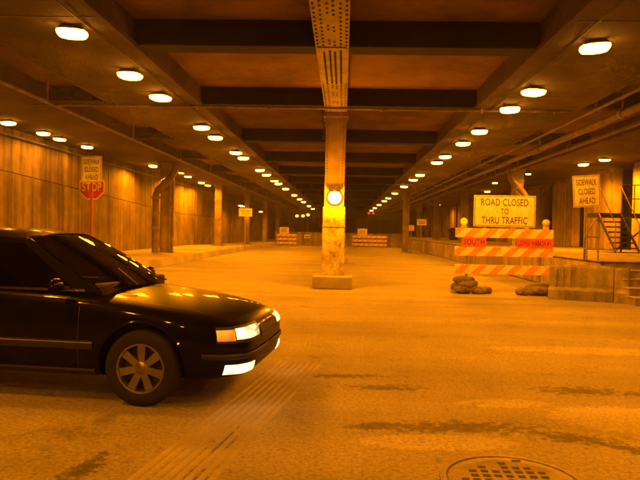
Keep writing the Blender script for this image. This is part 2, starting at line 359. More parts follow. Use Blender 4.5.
while y < 44:
    dense = 11 <= y <= 13.6
    for i, x in enumerate((-.245, -.15, -.045, .045, .15, .245)):
        if dense and abs(x) > .24: continue
        if not dense and i in (2, 3) and y > 9: 
            if int(y*8) % 2: continue
        rivet(rv, (x, y+(.085 if i % 2 else 0), 4.735 if dense else 4.752), (0, 0, -1), .026)
    y += .1 if dense else .19
stuff(rv.build('rivets', M['rivet'], cg, smooth=True))

# cross beams
BY = [-6, 0, 5.7, 11.1, 16.35]+[16.35+6.65*k for k in range(1, 13)]
for i, y in enumerate(BY):
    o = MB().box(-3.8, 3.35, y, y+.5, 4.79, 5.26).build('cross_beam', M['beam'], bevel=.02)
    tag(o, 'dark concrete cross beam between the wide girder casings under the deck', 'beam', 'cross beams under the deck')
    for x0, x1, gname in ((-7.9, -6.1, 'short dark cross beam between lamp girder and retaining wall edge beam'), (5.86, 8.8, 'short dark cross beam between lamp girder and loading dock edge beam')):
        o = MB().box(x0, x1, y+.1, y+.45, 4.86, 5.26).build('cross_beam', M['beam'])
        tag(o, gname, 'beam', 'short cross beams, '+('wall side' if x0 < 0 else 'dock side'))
# conduit crossing under everything at the first column
cd = thing('cross_conduit', 'long pale conduit crossing under the girders at the centre column', 'conduit', (0, 16.3, 4.7))
MB().tube([(-8.2, -.02, 0), (-4, -.03, .015), (0, -.03, .01), (3, -.03, .0), (5.7, -.03, .015)], .032, 8).build('pipe', M['pipe'], cd, smooth=True)
for x in (-6, -3.9, -2, .9, 3.45, 5.3): MB().box(x, x+.05, -.075, .02, -.05, .06).build('clamp', M['steel'], cd)

# ------------------------------------------------------------------ columns
def centre_column(y, label, lamp=False):
    t = thing('centre_column', label, 'column', (-.26, y, 0), 0, 'centre columns between the two carriageways')
    MB().box(-.53, .53, -.4, .7, 0, .34).build('plinth', M['walk'], t, bevel=.03)
    MB().box(-.305, .305, -.02, .6, .34, 2.2).build('casing', M['column'], t, bevel=.02)
    sh = MB().box(-.27, .27, .0, .58, 2.2, 4.735).build('shaft', M['steel'], t, bevel=.012)
    MB().box(-.34, .34, -.06, .64, 4.62, 4.734).build('cap_plate', M['steel'], t)
    if lamp:
        rv = MB()
        for x in (-.21, .21):
            for k in range(26): rivet(rv, (x, 0, 2.7+k*.075), (0, -1, 0), .015)
        stuff(rv.build('rivets', M['rivet'], sh, smooth=True))
        MB().box(-.317, .317, -.032, .612, 1.66, 1.7).build('band', M['steel'], t)
    return t
cc = centre_column(17.0, 'pale peeling centre column carrying a lit lamp above its square plinth', True)
for k, w in enumerate(('second', 'third', 'fourth', 'fifth', 'sixth')):
    centre_column(30.3+13.3*k, w+' centre column of the line that starts with the lamp column')
cb = MB().tube([(-.62, 16.9, 5.2), (-.63, 16.92, 4.8), (-.58, 16.94, 4.3), (-.585, 16.95, 4.0)], .018, 6).build('hanging_cable', M['darksteel'], smooth=True)
tag(cb, 'short dark cable hanging from the girder beside the centre column', 'cable')

def steel_column(x, y, z0, label, group):
    t = thing('steel_column', label, 'column', (x, y, z0), 0, group); h = 4.78-z0
    MB().box(-.4, .4, -.35, .35, 0, .06).build('base_plate', M['steel'], t)
    for yy in (-.22, .18): MB().box(-.24, .24, yy, yy+.04, .06, h).build('flange', M['steel'], t)
    MB().box(-.03, .03, -.18, .18, .06, h).build('web', M['steel'], t)
    for zz in (.5, 1.9, 3.2): MB().box(-.26, .26, -.245, -.225, zz, zz+.1).build('batten', M['steel'], t)
    MB().prism([(-.38, -.23, h), (.38, -.23, h), (.22, -.23, h-.35), (-.22, -.23, h-.35)], [(-.38, -.26, h), (.38, -.26, h), (.22, -.26, h-.35), (-.22, -.26, h-.35)]).build('gusset', M['steel'], t)
    rv = MB()
    for sx in (-.19, .19):
        for k in range(int(h/.16)): rivet(rv, (sx, -.222, .15+k*.16), (0, -1, 0), .018)
    stuff(rv.build('rivets', M['rivet'], t))
    return t
steel_column(-8.9, 31.2, .3, 'steel column behind a fat drain pipe on the raised walk', 'columns on the raised walk')
for k in range(1, 5):
    y = 31.2+13.3*k
    steel_column(-8.9, y, walk_h(y), ('first', 'second', 'third', 'fourth')[k-1]+' slim steel column of the walk past the fat drain pipe', 'columns on the raised walk')
steel_column(8.5, 31.2, .95, 'steel column with a bent pipe standing on the loading dock', 'columns on the loading dock')
for k in range(1, 5):
    steel_column(8.5, 31.2+13.3*k, .95, ('first', 'second', 'third', 'fourth')[k-1]+' slim steel column of the dock past the bent drain pipe', 'columns on the loading dock')
steel_column(4.85, 49.0, 0, 'steel column on the road beside the far end of the dock', None)
# drain pipes
def drain(path, collars, r, label):
    t = thing('drain_pipe', label, 'pipe', path[0]); p0 = Vector(path[0])
    MB().tube([Vector(p)-p0 for p in path], r, 14).build('pipe', M['pipe'], t, smooth=True)
    for c, ax in collars:
        c = Vector(c)-p0; ax = Vector(ax).normalized()*.06
        MB().tube([c-ax, c+ax], r*1.22, 14).build('collar', M['steel'], t, smooth=True)
    return t
drain([(-9.22, 30.55, .3), (-9.22, 30.55, 2.2), (-9.22, 30.55, 3.15), (-9.12, 30.55, 3.4), (-8.45, 30.55, 4.1), (-8.3, 30.55, 4.35), (-8.28, 30.55, 4.78)], [((-9.22, 30.55, 1.5), (0, 0, 1)), ((-9.22, 30.55, 3.0), (0, 0, 1)), ((-8.8, 30.55, 3.73), (.67, 0, .7))], .17, 'fat drain pipe with a bent upper arm before the steel column')
drain([(-8.42, 30.7, .3), (-8.42, 30.7, 4.05)], [((-8.42, 30.7, 1.0), (0, 0, 1)), ((-8.42, 30.7, 2.6), (0, 0, 1))], .06, 'thin upright conduit beside the fat drain pipe on the walk')
drain([(8.0, 30.6, 4.78), (8.0, 30.6, 4.3), (8.1, 30.6, 4.1), (8.6, 30.6, 3.6), (8.75, 30.6, 3.4), (8.78, 30.6, .95)], [((8.35, 30.6, 3.85), (.7, 0, -.7)), ((8.78, 30.6, 2.8), (0, 0, 1))], .15, 'bent drain pipe before the steel column on the loading dock')
# overhead pipes on the dock side
for x, z, r, lb in ((6.9, 4.62, .1, 'thick pipe slung under the deck beside the dock side girder'), (7.95, 4.66, .075, 'thinner pipe slung under the deck next to the thick pipe'), (6.25, 4.72, .04, 'slim conduit hugging the edge of the dock side girder')):
    t = thing('overhead_pipe', lb, 'pipe', (x, 0, z))
    MB().tube([(0, 6, 0), (.01, 30, -.01), (0, 60, 0), (0, YE, 0)], r, 12).build('pipe', M['pipe'], t, smooth=True)
    for k in range(14):
        y = 9.3+k*6.65
        MB().box(-.02, .02, y, y+.05, r*.6, 5.25-z).build('hanger', M['steel'], t)
        MB().tube([(0, y-.04, 0), (0, y+.09, 0)], r*1.25, 12).build('collar', M['steel'], t, smooth=True)
t = thing('overhead_pipe', 'thin pipe along the edge beam before the retaining wall', 'pipe', (-7.7, 0, 4.72))
MB().tube([(0, 8, 0), (0, YE, 0)], .05, 10).build('pipe', M['pipe'], t, smooth=True)
for k in range(14): MB().box(-.02, .02, 9.3+k*6.65, 9.35+k*6.65, .03, .53).build('hanger', M['steel'], t)
t = thing('wall_conduit', 'bright thin conduit along the top of the retaining wall', 'conduit', (-11.1, 0, 4.5))
MB().tube([(0, 12, 0), (0, YE, 0)], .035, 8).build('pipe', M['pipe'], t, smooth=True)

# ------------------------------------------------------------------ retaining wall
rw = thing('retaining_wall', 'tall streaked concrete retaining wall of upright panels behind the raised walk', 'wall', (-11.2, 12, .12))
MB().box(-.6, -.09, 0, YE-12, -.12, 4.67).build('backing', M['wall2'], rw)
random.seed(11)
def jz(y): return 3.3-.037*(y-20) if y < 42 else 2.5
y = 12.0
while y < YE-3:
    w = 2.2; z1, z2 = jz(y)-.12, jz(y+w)-.12; g = .012
    dx = random.uniform(-.006, .006)
    MB().prism([(dx, y-12+g, -.1), (dx, y-12+w-g, -.1), (dx, y-12+w-g, z2), (dx, y-12+g, z1)], [(-.1, y-12+g, -.1), (-.1, y-12+w-g, -.1), (-.1, y-12+w-g, z2), (-.1, y-12+g, z1)]).build('panel', M['wall'], rw, bevel=.012)
    dx = random.uniform(-.045, -.03)
    MB().prism([(dx, y-12+g, z1+.03), (dx, y-12+w-g, z2+.03), (dx, y-12+w-g, 4.64), (dx, y-12+g, 4.64)], [(-.1, y-12+g, z1+.03), (-.1, y-12+w-g, z2+.03), (-.1, y-12+w-g, 4.64), (-.1, y-12+g, 4.64)]).build('panel', M['wall'], rw, bevel=.012)
    y += w

# ------------------------------------------------------------------ loading dock side
struct_d = thing('loading_dock', 'long concrete loading dock with a ribbed face along the road', 'dock', (6.3, 15.6, 0))
MB().box(.06, 12, 0.05, YE-15.6, 0, .93).build('platform', M['dock'], struct_d)
MB().box(-.02, 12, -.03, YE-15.6, .93, .955).build('top_slab', M['dock'], struct_d)
random.seed(5); y = 0.0
while y < 60:
    w = 2.4
    MB().box(.01, .07, y+.02, y+w-.02, .03, .9).build('face_panel', M['dock'], struct_d, bevel=.01)
    y += w
for k in range(6): MB().box(2.6+k*1.6, 2.6+k*1.6+1.56, -.0, .06, .03, .9).build('face_panel', M['dock'], struct_d, bevel=.01)
# steps at the head of the dock
st = thing('dock_steps', 'low concrete steps with pale nosings up to the loading dock', 'steps', (6.62, 14.4, 0))
for k in range(4):
    MB().box(0, 2.2, .3*k, 1.18, .19*k+.001, .19*(k+1)-.03).build('step', M['wall2'], st)
    MB().box(-.02, 2.22, .3*k-.03, 1.18, .19*(k+1)-.03, .19*(k+1)).build('nosing', M['walk'], st, bevel=.008)
# dock back wall: piers, bays between darkened by colour to imitate shade
bw = thing('dock_back_wall', 'concrete piers with deep dark bays behind the loading dock', 'wall', (12.5, 15, .95))
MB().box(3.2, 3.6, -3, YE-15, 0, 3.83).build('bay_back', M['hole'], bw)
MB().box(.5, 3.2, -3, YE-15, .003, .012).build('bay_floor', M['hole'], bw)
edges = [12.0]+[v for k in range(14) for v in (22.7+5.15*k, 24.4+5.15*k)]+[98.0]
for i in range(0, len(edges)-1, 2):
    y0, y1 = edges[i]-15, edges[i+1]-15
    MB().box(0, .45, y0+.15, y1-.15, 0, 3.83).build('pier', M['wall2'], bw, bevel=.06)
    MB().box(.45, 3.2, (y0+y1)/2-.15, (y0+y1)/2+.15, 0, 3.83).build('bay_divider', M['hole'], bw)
    MB().box(-.12, .02, y0+.35, y1-.35, 0, 3.6).build('pilaster', M['wall2'], bw, bevel=.03)
# far low wall and night buildings beyond
fw = thing('low_wall', 'low grey wall closing the road at the far end', 'wall', (0, 63.5, 0))
for k in range(9): MB().box(-6.9+k*1.45, -6.9+k*1.45+1.43, 0, .22, 0, 1.28).build('panel', M['dock'], fw, bevel=.02)
MB().box(-6.95, 6.2, -.03, .25, 1.28, 1.36).build('coping', M['wall2'], fw)
fs = thing('notice_board', 'small white notice fixed on the far low wall', 'sign', (-3.65, 63.44, .75)); MB().box(-.28, .28, 0, .03, 0, .36).build('plate', M['white'], fs); MB().box(-.2, .2, -.006, -.002, .1, .24).build('print', M['post'], fs)
nb = thing('far_building', 'dark building facade beyond the far end of the underpass', 'building', (0, 104, 0))
MB().box(-40, 40, 0, 6, 0, 14).build('wall', M['night'], nb)
for i in range(13):
    for z in (1.2, 5.2):
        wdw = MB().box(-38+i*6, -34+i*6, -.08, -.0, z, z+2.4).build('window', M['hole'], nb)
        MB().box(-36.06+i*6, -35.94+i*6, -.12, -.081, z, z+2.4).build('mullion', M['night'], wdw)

# ------------------------------------------------------------------ lamps
def bulb(name, power, parent, loc):
    d = AREA.get(power)
    if d is None:
        d = bpy.data.lights.new(name, 'SPOT'); d.spot_size = R(172); d.spot_blend = .35; d.shadow_soft_size = .12; d.energy = power; d.color = SODIUM; AREA[power] = d
    o = bpy.data.objects.new(name, d); COL.objects.link(o); o.parent = parent; o.location = loc
    return o
AREA = {}
def frustum(w0, d0, w1, d1, z0, z1):
    return MB().add([(-w0, -d0, z0), (w0, -d0, z0), (w0, d0, z0), (-w0, d0, z0), (-w1, -d1, z1), (w1, -d1, z1), (w1, d1, z1), (-w1, d1, z1)], [(3, 2, 1, 0), (4, 5, 6, 7), (0, 1, 5, 4), (1, 2, 6, 5), (2, 3, 7, 6), (3, 0, 4, 7)])
me_house = frustum(.2, .2, .16, .16, -.06, 0).mesh('housing', M['housing'])
me_rim = MB().box(-.215, .215, -.225, .225, -.068, -.055).mesh('rim', M['housing'])
lm_ = MB().lathe([(1.0, -.068), (.97, -.1), (.85, -.128), (.6, -.142), (.3, -.147), (.001, -.148)], 24)
lm_.v = [((abs(x)**.72)*math.copysign(.235, x), (abs(y)**.72)*math.copysign(.25, y), z) for x, y, z in lm_.v]
me_lens = lm_.mesh('lens', M['lens'], True)
me_brk = MB().box(-.05, .05, -.05, .05, -.02, .1).mesh('bracket', M['steel'])
def ceiling_lamp(x, y, z, label, group, power, sc=1.0, rz=0):
    t = thing('ceiling_lamp', label, 'lamp', (x, y, z), rz, group); t.scale = (sc, sc, sc)
    t.rotation_euler = (random.gauss(0, .03), random.gauss(0, .03), rz)
    piece('bracket', me_brk, t); piece('housing', me_house, t, (0, 0, -.02)); piece('rim', me_rim, t, (0, 0, -.02)); piece('lens', me_lens, t, (0, 0, -.02))
    bulb('sodium_light', power, t, (0, 0, -.26))
    return t
random.seed(2)
LL = [-7, -3.5, .3, 3.6, 6.6, 9.98, 12.73, 14.87, 19.2, 21.3, 25.4, 27.3, 32.7, 35.5, 39.7, 42.1, 47.4, 55.8, 62.6, 68.8, 80, 90]  # farthest pair is added to lighten the far end of the underpass
LR = [-7, -3.5, .3, 3.6, 6.9, 10.49, 13.78, 15.73, 19.2, 21.8, 25.6, 27.8, 33.9, 37.1, 42.7, 50.3, 57.6, 63.2, 72.4, 82, 92]  # last pair here too: extra lamps put in to brighten the far end
ORD = ['first', 'second', 'third', 'fourth', 'fifth', 'sixth', 'seventh', 'eighth', 'ninth', 'tenth', 'eleventh', 'twelfth', 'thirteenth', 'fourteenth', 'fifteenth', 'sixteenth']
def rank(ys, ref):
    a_ = sorted(v for v in ys if v > ref); b_ = sorted((v for v in ys if v <= ref), reverse=True)
    return lambda v: (ORD[a_.index(v)], 'far') if v > ref else (ORD[b_.index(v)], 'near')
for X_, ys_, sd, gp_ in ((-4.42, LL, 'wall', 'lamp row on the wall side girder'), (4.05, LR, 'dock', 'lamp row on the dock side girder')):
    rk = rank(ys_, 16.3)
    for y in ys_:
        n_o, w_ = rk(y)
        ceiling_lamp(X_, y, 4.74, n_o+' lamp of the '+sd+' side girder, counted from the cross conduit towards '+('the low wall' if w_ == 'far' else 'the car'), gp_, P_MAIN*1.2 if y > 28 else P_MAIN if y > 8 else P_MAIN*.75, rz=random.uniform(-.25, .25))
WL = [(-10.5, 19.24), (-10.4, 21.33), (-10.45, 22.69), (-10.3, 24.8), (-9.87, 32.1), (-9.6, 38.3), (-9.9, 43.3), (-10, 45.8), (-10.5, 16.2), (-10.5, 13.4)]  # final pair, out of view, added to throw more light on this side
rk = rank([q[1] for q in WL], 30.6)
for x, y in WL:
    n_o, w_ = rk(y)
    ceiling_lamp(x, y, 4.78, n_o+' retaining wall lamp counted from the fat drain pipe towards '+('the low wall' if w_ == 'far' else 'the stop sign'), 'lamps along the retaining wall', P_SIDE*(4 if y > 30 else .5), .85)
for k, (x, y, z) in enumerate([(-9.4, 57, 3.75), (-9.5, 58.6, 3.75), (-9.0, 68, 3.55)]):
    t = ceiling_lamp(x, y, z, ORD[k]+' low lamp on a drop rod along the far retaining wall', 'low hung lamps along the walk', P_SIDE, .8)
    MB().tube([(0, 0, .05), (0, 0, (4.79-z)/.8)], .02, 6).build('drop_rod', M['steel'], t)
DL = [(10.5, 28.1), (10.65, 26.2), (10.6, 21), (10.5, 17.5), (10.5, 13), (10.6, 47), (10.6, 71)]  # lamps nearest the dock steps are unseen additions that brighten the dock
rk = rank([q[1] for q in DL], 30.6)
for x, y in DL:
    n_o, w_ = rk(y)
    ceiling_lamp(x, y, 4.78, n_o+' dock lamp counted from the bent drain pipe towards '+('the low wall' if w_ == 'far' else 'the dock steps'), 'lamps over the loading dock', P_SIDE*(6.5 if 25 < y < 30 else 3 if y > 30 else .3), .85)
for x, y, z, lb in [(7.35, 31.0, 4.1, 'small lit lamp on a rod before the dock pipes'), (8.75, 30.3, 4.5, 'small lit lamp hung beside the steel column on the dock'), (-8.05, 30.8, 4.3, 'small lit lamp on a rod beside the fat drain pipe')]:
    t = ceiling_lamp(x, y, z, lb, None, 40, .5)
    MB().tube([(0, 0, .05), (0, 0, (4.8-z)/.5)], .03, 6).build('drop_rod', M['steel'], t)
# wiring along the lamp rows
for x, ls, lb in ((-4.1, LL, 'thin lamp wiring along the wall side girder'), (3.72, LR, 'thin lamp wiring along the dock side girder')):
    path = []
    for a_, b_ in zip(ls[3:], ls[4:]):
        for j in range(4): path.append((x+.03*math.sin(a_*3+j), a_+(b_-a_)*j/4, 4.728-.02*math.sin(math.pi*j/4)))
    tag(MB().tube(path, .014, 6).build('lamp_wiring', M['darksteel'], smooth=True), lb, 'cable')
# lamp on the column
t = thing('column_lamp', 'glaring wall lamp fixed on the front of the centre column', 'lamp', (-.25, 17.0, 2.35))
MB().lathe([(.001, 0), (.17, 0), (.17, -.06), (.16, -.062)], 24, 'Y', (0, 0, .1)).build('back_plate', M['housing'], t, smooth=True)
MB().lathe([(.175, -.06), (.17, -.1), (.14, -.14), (.08, -.168), (.001, -.18)], 24, 'Y', (0, 0, .1)).build('lens', M['lens'], t, smooth=True)
MB().prism([(-.14, -.0, .262), (.14, -.0, .262), (.12, -.2, .235), (-.12, -.2, .235)], [(-.14, -.0, .28), (.14, -.0, .28), (.12, -.2, .25), (-.12, -.2, .25)]).build('hood', M['housing'], t)
pd = bpy.data.lights.new('column_light', 'POINT'); pd.energy = 380; pd.color = SODIUM; pd.shadow_soft_size = .06
po = bpy.data.objects.new('column_light', pd); COL.objects.link(po); po.parent = t; po.location = (0, -.27, .1)
# far lights
for x, z, w_ in ((-6.3, 3.3, 'outer'), (-5.49, 3.32, 'middle'), (-4.81, 3.48, 'tallest')):
    t = thing('far_street_lamp', w_+' of three small street lamps on thin poles beyond the low wall', 'street lamp', (x, 85, 0), 0, 'far street lamps beyond the low wall')
    MB().tube([(0, 0, 0), (0, 0, z)], [.07, .04], 8).build('pole', M['darksteel'], t, smooth=True)
    MB().box(-.12, .12, -.12, .12, z+.3, z+.36).build('cap', M['housing'], t)
    MB().lathe([(.05, z), (.2, z+.08), (.22, z+.2), (.14, z+.3), (.0, z+.31)], 12).build('lens', M['lens_dim'], t, smooth=True)
t = thing('traffic_signal', 'pair of small red signal lights hung under the far deck', 'traffic signal', (3.7, 85, 3.85))
MB().box(-.55, .55, 0, .3, 0, .42).build('housing', M['darksteel'], t, bevel=.02); MB().tube([(0, .15, .42), (0, .15, 1.4)], .03, 6).build('hanger', M['darksteel'], t)
for x in (-.28, .28): MB().lathe([(.16, 0), (.12, -.05), (.0, -.07)], 14, 'Y', (x, 0, .2)).build('lens', M['redlamp'], t, smooth=True)

# ------------------------------------------------------------------ signs
def plate_sign(name, label, loc, post_h, w, h, lines, zc, post_mat='post', tilt=0, group=None, back=0, rz=0):
    t = thing(name, label, 'sign', loc, rz, group)
    MB().box(-.03, .03, .006, .05, 0, post_h).build('post', M[post_mat], t)
    pl = MB().box(-w/2, w/2, -.003, .003, -h/2, h/2).build('plate', M['white'], t, loc=(0, 0, zc), rot=(0, tilt, 0))
    bd = MB()
    i = .018; k = .012
    for x0, x1, z0, z1 in ((-w/2+i, w/2-i, h/2-i-k, h/2-i), (-w/2+i, w/2-i, -h/2+i, -h/2+i+k), (-w/2+i, -w/2+i+k, -h/2+i+k, h/2-i-k), (w/2-i-k, w/2-i, -h/2+i+k, h/2-i-k)): bd.box(x0, x1, -.0045, -.0032, z0, z1)
    bd.build('border', M['black'], pl)
    for s, lw, lh, lz in lines: lettering(s, lw, lh, M['black'], pl, (0, -.0048, lz))
    for z in (-h*.35, h*.35): MB().lathe([(.014, -.003), (.012, -.009), (0, -.01)], 8, 'Y', (0, 0, z)).build('bolt', M['post'], pl)
    return t
SW = [('SIDEWALK', .5, .15, .22), ('CLOSED', .42, .15, -.01), ('AHEAD', .4, .15, -.24)]
plate_sign('sidewalk_sign', 'white SIDEWALK CLOSED AHEAD sign on a red-brown post before the stop sign', (-7.5, 18.4, .3), 3.3, .62, .78, SW, 2.93, 'redpost', R(-1))
plate_sign('sidewalk_sign', 'tilted white SIDEWALK CLOSED AHEAD sign by the loading dock railing', (6.06, 15.95, .955), 2.1, .67, .79, SW, 1.72, 'post', R(-4))
t = thing('stop_sign', 'red octagonal STOP sign half hidden behind the sidewalk sign', 'sign', (-7.97, 19.6, .3))
MB().box(-.03, .03, .012, .06, 0, 2.85).build('post', M['redpost'], t)
oc = lambda r, y: [(r*math.cos(R(22.5+45*k)), y, 2.48+r*math.sin(R(22.5+45*k))) for k in range(8)]
MB().prism(oc(.43, .0), oc(.43, .006)).build('border', M['white'], t)
MB().prism(oc(.40, -.004), oc(.40, -.001)).build('face', M['red'], t)
lettering('STOP', .62, .27, M['white'], t, (0, -.0065, 2.48))
def small_sign(label, loc, ph, w, h, m, rz=0, lines=None, nm='road_sign'):
    t = thing(nm, label, 'sign', loc, rz); MB().box(-.03, .03, .012, .06, 0, ph+h*.3).build('post', M['post'], t)
    MB().box(-w/2, w/2, -.004, .01, ph-h/2, ph+h/2).build('plate', M[m], t)
    for k, (lw, lz) in enumerate(lines or []): MB().box(-lw/2, lw/2, -.008, -.0045, ph+lz-.035, ph+lz+.035).build('print', M['post'], t)
small_sign('wide white sign on a post before the far columns of the walk', (-6.9, 44, 0), 2.72, .93, .56, 'white', 0, [(.7, .1), (.55, -.1)])
small_sign('small yellow sign beside the column at the far end of the dock', (5.25, 48.6, 0), 1.9, .42, .42, 'yellow')
small_sign('small white sign on a post at the far end of the dock', (5.98, 48.2, 0), 2.35, .72, .46, 'white', 0, [(.5, .06), (.5, -.08)])

# ------------------------------------------------------------------ barricades
def barricade(label, loc, w, rails, rz=0, plates=True, group=None, rh=.245):
    t = thing('barricade', label, 'barricade', loc, rz, group)
    for sx in (-1, 1):
        x = sx*(w/2-.32)
        MB().box(x-.03, x+.03, .012, .07, .05, rails[0]+rh/2+.02).build('upright', M['post'], t)
        MB().box(x-.035, x+.035, -.62, .7, 0, .05).build('foot', M['post'], t)
    for zi, z in enumerate(rails):
        b = MB().box(-w/2, w/2, -.015, .01, z-rh/2, z+rh/2).build('rail', M['white'], t, bevel=.004)
        p = .46; k = -1
        sl = rh
        x = -w/2-sl+(.1*zi)
        while x < w/2:
            poly = [(x, -rh/2+.004), (x+p*.5, -rh/2+.004), (x+p*.5+sl, rh/2-.004), (x+sl, rh/2-.004)]
            # clip to the rail
            lo, hi = -w/2+.004, w/2-.004; pts = []
            for (xa, za), (xb, zb) in zip(poly, poly[1:]+poly[:1]):
                pts.append((xa, za))
                for c in (lo, hi):
                    if (xa-c)*(xb-c) < 0: pts.append((c, za+(zb-za)*(c-xa)/(xb-xa)))
            pts = [q for q in pts if lo-1e-6 <= q[0] <= hi+1e-6]
            if len(pts) >= 3:
                cxx = sum(q[0] for q in pts)/len(pts); czz = sum(q[1] for q in pts)/len(pts)
                pts.sort(key=lambda q: math.atan2(q[1]-czz, q[0]-cxx))
                MB().prism([(q[0], -.018, z+q[1]) for q in pts], [(q[0], -.0165, z+q[1]) for q in pts]).build('stripe', M['orange'], b)
            x += p
    return t
random.seed(4)
b0 = barricade('striped barricade with the ROAD CLOSED sign and two orange name plates', (4.26, 16.8, 0), 2.57, (1.575, 1.085, .61), R(0))
pl = MB().box(-.81, .81, .0, .006, 0, .83).build('sign_plate', M['white'], b0, loc=(0, .02, 1.75))
bd = MB()
for x0, x1, z0, z1 in ((-.79, .79, .795, .81), (-.79, .79, .02, .035), (-.79, -.775, .035, .795), (.775, .79, .035, .795)): bd.box(x0, x1, -.0025, -.0008, z0, z1)
bd.build('border', M['black'], pl)
lettering('ROAD CLOSED', 1.24, .19, M['black'], pl, (0, -.003, .65)); lettering('TO', .2, .16, M['black'], pl, (0, -.003, .41)); lettering('THRU TRAFFIC', 1.2, .19, M['black'], pl, (0, -.003, .17))
for x in (-.5, .5): MB().box(x-.025, x+.025, .03, .06, 1.45, 2.5).build('sign_brace', M['post'], b0)
for x, w, s, lw in ((-.79, .64, 'SOUTH', .54), (.8, .94, 'LOWER WABASH AV', .86)):
    p_ = MB().box(x-w/2, x+w/2, -.03, -.022, 1.21, 1.455).build('name_plate', M['signorange'], b0)
    lettering(s, lw, .15, M['black'], p_, (x, -.0325, 1.332))
def warning_light(x, z, lit, label):
    t = thing('warning_light', label, 'warning light', (x, 16.8, z))
    MB().box(-.07, .07, .0, .07, 0, .09).build('battery_case', M['yellow'], t, bevel=.01)
    MB().lathe([(0, -.06), (.06, -.05), (.085, -.02), (.09, .03), (.085, .08), (.06, .11), (0, .12)], 20, 'Y', (0, 0, .17)).build('lens', M['amber'] if lit else M['pale'], t, smooth=True)
    MB().lathe([(.092, .0), (.1, .02), (.1, .04), (.092, .06)], 20, 'Y', (0, 0, .17)).build('lens_ring', M['yellow'], t, smooth=True)
warning_light(3.2, 1.70, True, 'glowing yellow warning light on top of the ROAD CLOSED barricade')
warning_light(5.36, 1.70, False, 'pale unlit warning light on top of the ROAD CLOSED barricade')
def sandbag(x, y, z, rz, sc, seed, label, tilt=0):
    n, m = 30, 18; vs = []
    P = []
    for i in range(n+1):
        u = -1+2*i/n; row = []
        e = max(0, 1-abs(u)**3.2)**.55
        for j in range(m):
            t = 2*math.pi*j/m; c, s_ = math.cos(t), math.sin(t)
            yy = math.copysign(abs(c)**.7, c)*.2*(.5+.5*e); zz = math.copysign(abs(s_)**.8, s_)*.1*(.3+.7*e)
            q = Vector((u*2, c, s_))*1.6+Vector((seed*5, 0, 0)); k = 1+.2*mnoise.noise(q)+.14*mnoise.noise(q*2.7)+.09*mnoise.noise(q*6)
            row.append((u*.33, yy*k, max(-.085, zz*k)+.085-.03*u*u*0))
        if i in (0, n): row = [(p_[0], p_[1]*.05, .085+(p_[2]-.085)*.05) for p_ in row]
        P.append(row+[row[0]])
    o = MB().grid(P).build('sandbag', M['bag'], None, smooth=True, loc=(x, y, z), rot=(tilt, 0, rz)); o.scale = (sc, sc, sc)
    tag(o, label, 'sandbag', 'sandbags on the barricade feet')
BA = [(3.22, 16.4, .03, .3, 1.0, 'wide'), (3.1, 16.72, .05, 1.3, 1.05, 'end-on'), (3.28, 16.5, .15, 1.0, 1.0, 'middle'), (3.18, 16.55, .27, .6, .9, 'topmost'), (3.6, 16.48, -.01, .7, 1.0, 'slumped outer')]
BB = [(5.2, 16.35, .03, .15, 1.1, 'wide'), (5.3, 16.5, .15, -.3, 1.0, 'topmost'), (4.84, 16.42, -.01, .3, 1.05, 'slumped outer'), (5.25, 17.1, .05, .5, 1.0, 'rear')]
for i, (x, y, z, rz, sc, w_) in enumerate(BA): sandbag(x, y, z, rz, sc, i, w_+' dark sandbag of the heap on the barricade foot under the SOUTH plate', .0)
for i, (x, y, z, rz, sc, w_) in enumerate(BB): sandbag(x, y, z, rz, sc, i+9, w_+' dark sandbag of the heap on the barricade foot beside the concrete barrier', .0)
def far_barr(label, x, w, sx, rz=0):
    t = barricade(label, (x, 60, 0), w, (1.05, .68, .3), rz, False, None, .22)
    p_ = MB().box(-.45, .45, 0, .006, 0, .62).build('sign_plate', M['white'], t, loc=(sx, .03, 1.19)); 
    for z in (.42, .28, .14): MB().box(-.3, .3, -.004, -.001, z, z+.06).build('print', M['post'], p_)
far_barr('long far barricade with a white sign on the dock side of the centre columns', 2.53, 3.3, -.7)
far_barr('short far barricade with a white sign next to the walk', -5.4, 1.9, -.25)

# ------------------------------------------------------------------ concrete barrier by the dock
t = thing('concrete_barrier', 'battered concrete barrier block between the barricade and the dock steps', 'barrier', (6.02, 15.42, 0), R(-24))
prof = [(-.3, 0), (.3, 0), (.3, .24), (.15, .3), (.11, .78), (.07, .84), (-.07, .84), (-.11, .78), (-.15, .3), (-.3, .24)]
def block(x0, x1, nm, sc=1.0, zs=1.0, ch=.06):
    n = 12; P = []
    for i in range(n+1):
        x = x0+(x1-x0)*i/n; e = 1-ch*(1 if i in (0, n) else 0)
        P.append([(x, a_*sc*e*(1+.03*mnoise.noise(Vector((x*4, b_*5, a_*3)))), b_*zs*(1-(1-e)*.5)+(.012*mnoise.noise(Vector((x*6, 3, b_*4))) if b_ > .3 else 0)) for a_, b_ in prof])
    m = MB(); k = len(prof); m.add([p for r in P for p in r], [(i*k+j, i*k+(j+1) % k, (i+1)*k+(j+1) % k, (i+1)*k+j) for i in range(n) for j in range(k)]+[tuple(range(k))[::-1], tuple(range(n*k, (n+1)*k))])
    return m.build(nm, M['block'], t, bevel=.012)
block(-.95, .5, 'body'); block(.515, .85, 'end_block', 1.05, .97, .14)
for x in (-.82, -.66, -.5): MB().box(x, x+.06, -.175, -.11, .31, .74).build('rib', M['block'], t, bevel=.012)
